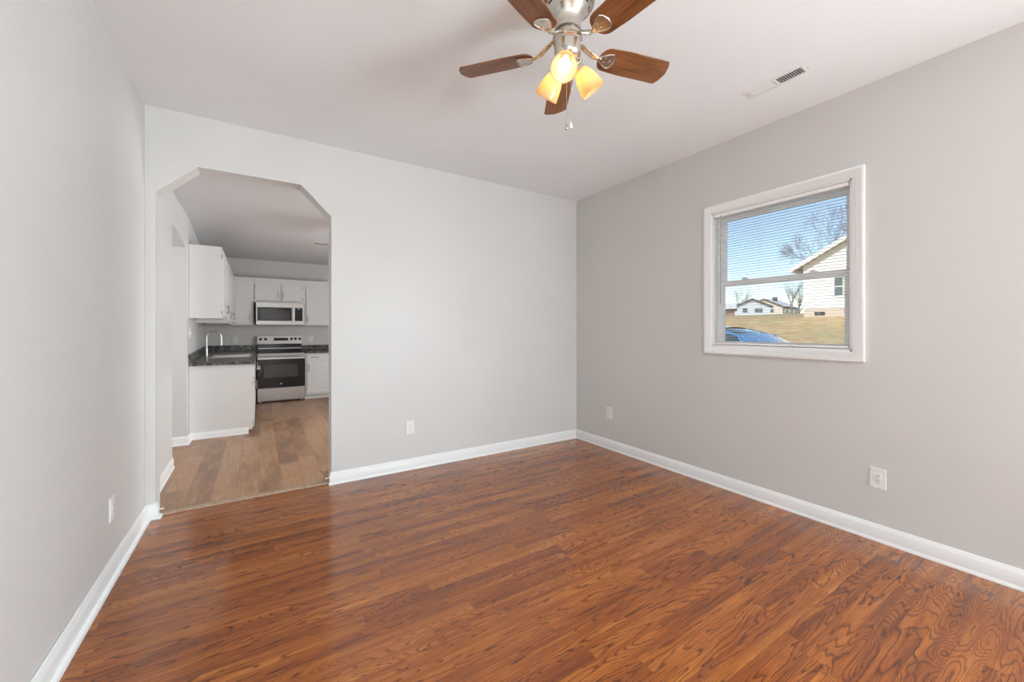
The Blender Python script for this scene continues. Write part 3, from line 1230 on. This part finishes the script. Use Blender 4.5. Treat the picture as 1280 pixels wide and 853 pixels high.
# backguard
b = BM()
prism(b, [(KB - .11, 1.058), (KB - .085, 1.215), (KB - .02, 1.215), (KB - .02, 1.058)], sx0, sx1 - .006, 'x')
bgd = tput('control_panel', b, M_steel, st)
b = BM()
box(b, sx0 + .004, sx1 - .010, KB - .075, KB - .02, .905, 1.06)
tput('riser', b, M_bglass, bgd)
b = BM()
box(b, sx0 + .006, sx1 - .012, KB - .079, KB - .074, .965, .978)
tput('riser_trim', b, M_steel, bgd)
tl = Matrix.Rotation(math.atan2(.025, .157), 4, 'X')
b = BM()
Mx = Matrix.Translation((.245, KB - .0975, 1.145)) @ Matrix.Rotation(-math.atan2(.025, .157), 4, 'X')
box(b, -.012, .232, -.003, .002, -.025, .028, Mx, bev=.001)
tput('display', b, M_bglass, bgd)
for kx in (.015, .098, .535, .605, .678):
    b = BM()
    Mx = Matrix.Translation((kx, KB - .0975, 1.150)) @ Matrix.Rotation(-math.atan2(.025, .157), 4, 'X') @ Matrix.Rotation(PI / 2, 4, 'X')
    lathe(b, [(0, 0), (.026, 0), (.026, .004), (.021, .006), (.019, .026), (0, .028)], 20, Mx)
    box(b, -.004, .004, -.017, .017, .026, .031, Mx)
    tput('knob', b, M_black, bgd, True)

# microwave
mw = thing('microwave', 'stainless over-the-range microwave hanging under the short cabinet', 'microwave', (.32, KB - .01, 1.42))
inv = Matrix.Translation(mw.location).inverted()
mx0, mx1, mz0, mz1, my = -.058, .722, 1.425, 1.848, 8.74
b = BM()
box(b, mx0, mx1, my, KB - .01, mz0, mz1, bev=.003)
box(b, mx0 + .10, mx1 - .10, my + .05, my + .25, mz0 - .006, mz0 + .002)
tput('microwave_body', b, mat('grey_enamel', (.26, .255, .25), .4), mw)
b = BM()
box(b, mx0, mx1, my - .045, my + .002, mz0, mz1, bev=.005)
fr = tput('front_panel', b, M_steel, mw)
b = BM()
box(b, mx0 + .02, mx1 - .205, my - .048, my - .04, mz0 + .075, mz1 - .095, bev=.002)
dg = tput('door_glass', b, M_bglass, fr)
b = BM()
box(b, mx0 + .068, mx1 - .245, my - .0495, my - .045, mz0 + .095, mz1 - .155, bev=.002)
tput('door_window', b, M_bwin, dg)
b = BM()
box(b, mx1 - .150, mx1 - .020, my - .048, my - .04, mz0 + .075, mz1 - .095, bev=.002)
kp_ = tput('keypad', b, M_bglass, fr)
b = BM()
box(b, mx1 - .105, mx1 - .070, my - .0488, my - .046, mz1 - .125, mz1 - .113)
tput('clock_display', b, M_badge, kp_)
b = BM()
tube(b, [(mx1 - .178, my - .075, mz0 + .065), (mx1 - .178, my - .075, mz1 - .085)], .014, 12)
for z in (mz0 + .09, mz1 - .11):
    tube(b, [(mx1 - .178, my - .04, z), (mx1 - .178, my - .075, z)], .008, 8)
tput('handle', b, M_steel, fr, True)

outlet_plate('white outlet on the kitchen back wall left of the stove', (-.40, KB, 1.138), 0)
outlet_plate('white outlet on the kitchen back wall right of the stove', (.888, KB, 1.142), 0)
outlet_plate('white light switch on the kitchen left wall under the wall cabinet', (-.728, 6.26, 1.30), PI / 2, .075, .120, False, 'light_switch')

# kitchen ceiling fan, only one blade tip shows through the opening
make_fan('second ceiling fan in the kitchen, one blade tip showing past the opening', (1.115, 5.46, KH), PI, M_kbulb, (D(30), D(150), D(270)))

# ------------------------------------------------------------------ outside
def ground_z(x, y):
    def sm(a, b_, v):
        u = max(0, min(1, (v - a) / (b_ - a)))
        return u
    z = -.03
    z += 1.95 * sm(10.5, 23, x)
    z += 3.0 * sm(23, 104, x)
    z += 3.0 * sm(104, 260, x)
    return z


M_grass = mat('dry_winter_grass', (.4, .28, .13), .9, spec=.1)
g = G(M_grass)
p = g.pos()
n1 = g.noise(p, .18, 4, .6)
n2 = g.noise(p, 2.2, 4, .65)
c1 = g.ramp(n2, [(.3, (.43, .29, .13)), (.5, (.60, .42, .20)), (.7, (.72, .53, .29))])
c2 = g.ramp(n2, [(.3, (.34, .32, .13)), (.7, (.54, .48, .23))])
g.l(g.mix(g.ramp(n1, [(.50, (0, 0, 0)), (.62, (1, 1, 1))]), c1, c2), g.b.inputs['Base Color'])
g.bump(g.noise(p, 14, 3), .6, .05)
b = BM()
xs = [3.6, 5, 7, 9, 10.5, 12, 14, 16, 18, 20, 22, 23, 26, 32, 40, 60, 80, 104, 140, 200, 260]
ys = [-60, -30, -15, -5, 0, 5, 10, 15, 20, 30, 45, 60, 90, 140]
gv = [[b.verts.new((x, y, ground_z(x, y))) for y in ys] for x in xs]
for i in range(len(xs) - 1):
    for j in range(len(ys) - 1):
        b.faces.new((gv[i][j], gv[i + 1][j], gv[i + 1][j + 1], gv[i][j + 1]))
struct(obj('ground', b, M_grass, smooth=True), 'sloping lawn of dry tan winter grass outside the window', 'lawn')

M_siding = mat('white_lap_siding', (.80, .79, .77), .6)
g = G(M_siding)
X, Y, Z = g.xyz(g.pos())
lap = g.math('FRACT', g.math('DIVIDE', Z, .19))
g.l(g.ramp(lap, [(0, (.55, .54, .53)), (.10, (.80, .79, .775)), (1, (.82, .81, .795))]), g.b.inputs['Base Color'])
g.bump(lap, .4, .02)
M_found = paint('house_foundation', (.62, .51, .42), .9, var=.10)
M_fascia = paint('white_fascia', (.84, .83, .81), .5)
M_soffit = paint('tan_soffit', (.45, .38, .32), .8)
M_shingle = paint('roof_shingle', (.30, .29, .29), .9, var=.15)
M_dwin = mat('house_window_glass', (.10, .12, .13), .1)

wh = thing('house', 'white sided neighbouring house with gable end, standing on the lawn at right', 'house', (28, 4.5, 1.9))
inv = Matrix.Translation(wh.location).inverted()
hy0, hy1, hx0, hx1 = -.1, 9.1, 23.0, 36.0
ez, rz_ = 4.50, 7.05
b = BM()
prism(b, [(hy0, 2.34), (hy1, 2.34), (hy1, ez), (4.5, rz_), (hy0, ez)], hx0, hx1, 'x')
tput('siding', b, M_siding, wh)
b = BM()
box(b, hx0 + .03, hx1 - .03, hy0 + .03, hy1 - .03, 1.3, 2.36)
fd = tput('foundation', b, M_found, wh)
b = BM()
box(b, hx0 - .0, hx0 + .04, 8.20, 8.62, 2.02, 2.18)
tput('vent', b, M_slot, fd)
sl = (rz_ - ez) / (4.5 - hy0)
b = BM()
ov = .42
for s in (-1, 1):
    ye = 4.5 + s * (4.5 - hy0 + ov)
    ze = ez - sl * ov
    prism(b, [(4.5, rz_ + .05), (ye, ze + .05), (ye, ze + .13), (4.5, rz_ + .13)], hx0 - .35, hx1 + .35, 'x')
tput('roof', b, M_shingle, wh)
b = BM()
for s in (-1, 1):
    ye = 4.5 + s * (4.5 - hy0 + ov + .01)
    ze = ez - sl * (ov + .01)
    prism(b, [(4.5, rz_ - .07), (ye, ze - .07), (ye, ze + .14), (4.5, rz_ + .14)], hx0 - .38, hx0 - .35, 'x')
    box(b, hx0 - .37, hx1 + .37, min(ye, ye + s * .02), max(ye, ye + s * .02), ze - .07, ze + .13)
tput('fascia', b, M_fascia, wh)
b = BM()
for s in (-1, 1):
    ye = 4.5 + s * (4.5 - hy0 + ov)
    ze = ez - sl * ov
    prism(b, [(4.5, rz_ - .03), (ye, ze - .03), (ye, ze + .04), (4.5, rz_ + .04)], hx0 - .34, hx0 + .02, 'x')
tput('soffit', b, M_soffit, wh)
b = BM()
for (ya, yb_, za, zb_) in ((6.85, 6.92, 2.88, 3.84), (7.80, 7.87, 2.88, 3.84), (6.85, 7.87, 3.78, 3.86), (6.85, 7.87, 2.84, 2.92), (6.9, 7.82, 3.33, 3.38)):
    box(b, hx0 - .04, hx0 + .02, ya, yb_, za, zb_)
wf = tput('window', b, M_fascia, wh)
b = BM()
box(b, hx0 - .02, hx0 + .01, 6.9, 7.82, 2.9, 3.8)
tput('pane', b, M_dwin, wf)
b = BM()
box(b, hx0 - .015, hx0 - .008, 7.0, 7.55, 2.95, 3.75)
M_curtain = paint('window_curtain', (.55, .58, .50), .8)
box(b, hx0 - .025, hx0 - .021, 7.02, 7.5, 2.95, 3.75)
tput('curtain', b, M_curtain, wf)

# two far houses up the slope
M_hblue = paint('pale_blue_siding', (.62, .68, .74), .7, var=.04)
M_hwhite = paint('bleached_pale_roof', (.72, .71, .69), .8, var=.05)  # sun-bleached roofing, pale in itself
M_htan = paint('tan_wall', (.66, .60, .52), .8, var=.05)
M_hdark = paint('dark_rake', (.10, .09, .09), .8)


def far_house(label, base, rz, wid, length, wall_h, rise, wallm, wins, chim=None):
    """gable facing local -x, ridge along local x"""
    t = thing('house', label, 'house', base, rz, 'houses far up the slope')
    h = wid / 2
    b = BM()
    prism(b, [(-h, -1.0), (h, -1.0), (h, wall_h), (0, wall_h + rise), (-h, wall_h)], 0, length, 'x')
    obj('siding', b, wallm, t)
    b = BM()
    k = rise / h
    for s in (-1, 1):
        prism(b, [(0, wall_h + rise + .05), (s * (h + .5), wall_h - k * .5 + .05), (s * (h + .5), wall_h - k * .5 + .25), (0, wall_h + rise + .27)], -.4, length + .4, 'x')
    obj('roof', b, M_hwhite, t)
    b = BM()
    for s in (-1, 1):
        prism(b, [(0, wall_h + rise - .1), (s * (h + .55), wall_h - k * .5 - .12), (s * (h + .55), wall_h - k * .5 + .24), (0, wall_h + rise + .30)], -.5, -.4, 'x')
        box(b, -.45, length + .45, s * (h + .52) - .04, s * (h + .52) + .04, wall_h - k * .5 - .1, wall_h - k * .5 + .2)
    obj('rake_board', b, M_hdark, t)
    for (face, a0, a1, z0_, z1_) in wins:
        b = BM()
        if face == 'g':
            box(b, -.06, .02, a0, a1, z0_, z1_)
        else:
            box(b, a0, a1, -h - .06, -h + .02, z0_, z1_)
        obj('window', b, M_dwin, t)
    if chim:
        b = BM()
        box(b, chim - .5, chim + .5, -1.6, -.5, wall_h + rise * .4, wall_h + rise + .9)
        obj('chimney', b, M_hdark, t)
    return t


def far_pt(px, d):
    lat = (px - 640) / 498.935
    f = Vector((math.sin(YAW), math.cos(YAW), 0))
    r = Vector((math.cos(YAW), -math.sin(YAW), 0))
    return (f + r * lat) * d


q = far_pt(940, 96)
far_house('pale blue far house with dark edged gable beyond the lawn, left one', (q.x, q.y, ground_z(q.x, q.y) - .3), D(38), 7.6, 12, 2.3, 1.7, M_hblue,
          [('g', -2.2, -.6, .9, 1.8), ('g', 1.0, 2.0, .9, 1.9), ('s', 1.0, 2.2, .8, 1.8), ('s', 4.0, 6.0, .6, 1.8), ('s', 7.5, 9.0, .6, 1.8)])
q = far_pt(955, 118)
far_house('pale far house with chimney beyond the lawn, right one', (q.x, q.y, ground_z(q.x, q.y) - .1), D(8), 9.5, 15, 2.6, 2.3, M_htan,
          [('g', -2.5, -.8, .9, 2.0), ('s', 1.0, 3.0, .8, 2.0), ('s', 4.5, 7.0, .8, 2.0), ('s', 9.0, 11.0, .8, 2.0)], chim=6.0)
q = far_pt(918, 88)
M_brick = paint('red_brown_wall', (.33, .19, .15), .9, var=.15)
far_house('low red brown far house at the left edge of the window view', (q.x, q.y, ground_z(q.x, q.y) - .3), D(120), 5.5, 9, 1.6, 1.0, M_brick, [('s', 1, 2.4, .5, 1.4), ('s', 4, 6, .5, 1.4)])

# bare trees
M_bark = paint('grey_bark', (.20, .155, .13), .9, var=.2)


def bare_tree(label, base, height, seed, spread=.62, levels=5, thin=1.0, group='bare winter trees outside the window'):
    rnd = random.Random(seed)
    t = thing('bare_tree', label, 'tree', base, 0, group)
    bt, bb = BM(), BM()

    def branch(bm_, p, d, ln, r, lev):
        n = 3
        pts, rad = [p.copy()], [r]
        for i in range(n):
            d = (d + Vector((rnd.uniform(-.16, .16), rnd.uniform(-.16, .16), rnd.uniform(-.03, .13)))).normalized()
            p = p + d * (ln / n)
            pts.append(p.copy())
            rad.append(r * (1 - .42 * (i + 1) / n))
        tube(bm_, pts, rad, 7 if lev == 0 else (5 if lev < 2 else 3), caps=(lev == 0))
        if lev >= levels:
            return
        kids = rnd.choice((3, 4, 4)) if lev > 0 else 6
        for k in range(kids):
            i = n if k < 2 else rnd.choice((1, 2, 3))
            q_ = pts[i]
            u, v = frame_basis(d)
            ph = rnd.uniform(0, 2 * PI)
            sp = spread * rnd.uniform(.55, 1.15)
            nd = (d * math.cos(sp) + (u * math.cos(ph) + v * math.sin(ph)) * math.sin(sp)).normalized()
            branch(bb, q_, nd, ln * rnd.uniform(.62, .80), max(rad[i] * .66, .006 * thin), lev + 1)

    branch(bt, Vector((0, 0, -.3)), Vector((0, 0, 1)), height * .30, height * .022, 0)
    obj('trunk', bt, M_bark, t, True)
    obj('branches', bb, M_bark, t, True)
    return t


for (px, d_, h_, sd, sp_, lv, lb) in (
        (1044, 40, 11.3, 3, .52, 6, 'large bare tree with wide crown rising behind the white house'),
        (990, 112, 12.5, 5, .5, 5, 'bare tree behind the far houses close to the white house corner'),
        (1000, 140, 15, 8, .5, 5, 'faint bare tree farthest away beside the white house corner'),
        (900, 175, 16, 11, .6, 5, 'bare tree at the left edge of the window view'),
        (924, 150, 13, 12, .6, 5, 'distant bare tree just left of the pale blue far house')):
    q = far_pt(px, d_)
    bare_tree(lb, (q.x, q.y, ground_z(q.x, q.y)), h_, sd, sp_, lv)

# blue car on the drive below the window
M_carpaint = mat('blue_car_paint', (.07, .23, .50), .18, metal=.3, coat=1.0)
g = G(M_carpaint)
g.l(g.ramp(g.noise(g.pos(), 900, 1), [(.4, (.10, .28, .52)), (.6, (.14, .34, .60))]), g.b.inputs['Base Color'])
M_carglass = mat('car_glass', (.05, .08, .08), .05)
M_tyre = mat('tyre_rubber', (.02, .02, .02), .8)
M_hub = mat('alloy_wheel', (.6, .6, .6), .3, metal=1.0)
M_tail = mat('red_tail_lamp', (.45, .02, .02), .2)
car = thing('car', 'blue car parked outside just below the window', 'car', (8.9, 3.92, -.03))
b = BM()
# length runs along +y from the tail (0) to the nose (4.4); half-width .9
st_ = [  # y, bottom, belt, half width
    (0.00, .45, .80, .70), (.06, .32, 1.00, .80), (.30, .24, 1.08, .88), (.9, .22, 1.05, .90), (2.0, .20, 1.00, .91), (3.0, .20, .97, .90), (3.8, .22, .88, .88), (4.25, .28, .74, .80), (4.4, .40, .60, .66)]
rings = []
for (y, zb_, zt_, hw) in st_:
    ring = [(-hw * .92, zb_), (-hw, zb_ + .12), (-hw * 1.0, zt_ - .22), (-hw * .96, zt_ - .06), (-hw * .84, zt_), (-hw * .3, zt_ + .03), (hw * .3, zt_ + .03), (hw * .84, zt_), (hw * .96, zt_ - .06), (hw, zt_ - .22), (hw, zb_ + .12), (hw * .92, zb_)]
    rings.append([b.verts.new((x, y, z)) for x, z in ring])
for A, B in zip(rings, rings[1:]):
    for i in range(len(A)):
        b.faces.new((A[i], A[(i + 1) % len(A)], B[(i + 1) % len(A)], B[i]))
b.faces.new(rings[0])
b.faces.new(rings[-1][::-1])
obj('car_body', b, M_carpaint, car, True)
# greenhouse: roof skin with pillars, glass inside
gh = [  # y, z, half width at that height
    (.10, 1.085, .74), (.45, 1.27, .67), (.95, 1.40, .62), (1.6, 1.445, .61), (2.3, 1.40, .62), (2.75, 1.22, .68), (3.15, 1.00, .76)]
b = BM()
rows = []
for y, z, hw in gh:
    rows.append([b.verts.new(v) for v in ((-hw - .02, y, z - .05), (-hw, y, z - .012), (-hw * .6, y, z + .012), (0, y, z + .022), (hw * .6, y, z + .012), (hw, y, z - .012), (hw + .02, y, z - .05))])
for i, (A, B) in enumerate(zip(rows, rows[1:])):
    for j in range(6):
        if i in (4, 5) and 1 <= j <= 4:
            continue
        if i == 1 and 1 <= j <= 4:
            continue
        b.faces.new((A[j], A[j + 1], B[j + 1], B[j]))
for s in (-1, 1):      # pillars down to the belt line
    for (y0_, z0_, w0_, y1_, z1_) in ((.45, 1.25, .69, .25, 1.05), (.95, 1.37, .64, .80, 1.04), (1.95, 1.40, .64, 1.95, 1.0)):
        tube(b, [(s * w0_, y0_, z0_), (s * .86, y1_, z1_)], [.05, .06], 6, flat=.5)
obj('roof', b, M_carpaint, car, True)
b = BM()
rows = []
for y, z, hw in gh:
    rows.append([b.verts.new(v) for v in ((-.84, y, min(z - .02, 1.02)), (-hw - .012, y, z - .045), (-hw * .6, y, z - .002), (0, y, z + .008), (hw * .6, y, z - .002), (hw + .012, y, z - .045), (.84, y, min(z - .02, 1.02)))])
for A, B in zip(rows, rows[1:]):
    for j in range(6):
        b.faces.new((A[j], A[j + 1], B[j + 1], B[j]))
obj('car_windows', b, M_carglass, car, True)
for sx_ in (-1, 1):
    for wy in (.85, 3.55):
        b = BM()
        Mx = Matrix.Translation((sx_ * .80, wy, .32)) @ Matrix.Rotation(PI / 2, 4, 'Y')
        lathe(b, [(.20, -.10), (.30, -.10), (.32, -.07), (.32, .07), (.30, .10), (.20, .10), (.20, -.10)], 28, Mx)
        wo_ = obj('wheel', b, M_tyre, car, True)
        b = BM()
        lathe(b, [(0, -.085), (.05, -.09), (.19, -.07), (.205, -.09), (.205, .09), (.19, .07), (.05, .09), (0, .085)], 20, Mx)
        obj('wheel_rim', b, M_hub, wo_, True)
for sx_ in (-1, 1):
    b = BM()
    box(b, sx_ * .66 - .14, sx_ * .66 + .14, -.01, .14, .86, .97, bev=.02)
    obj('tail_lamp', b, M_tail, car, True)
    b = BM()
    box(b, sx_ * .95 - .09, sx_ * .95 + .09, 2.50, 2.62, 1.02, 1.14, bev=.03)
    obj('wing_mirror', b, M_carpaint, car, True)
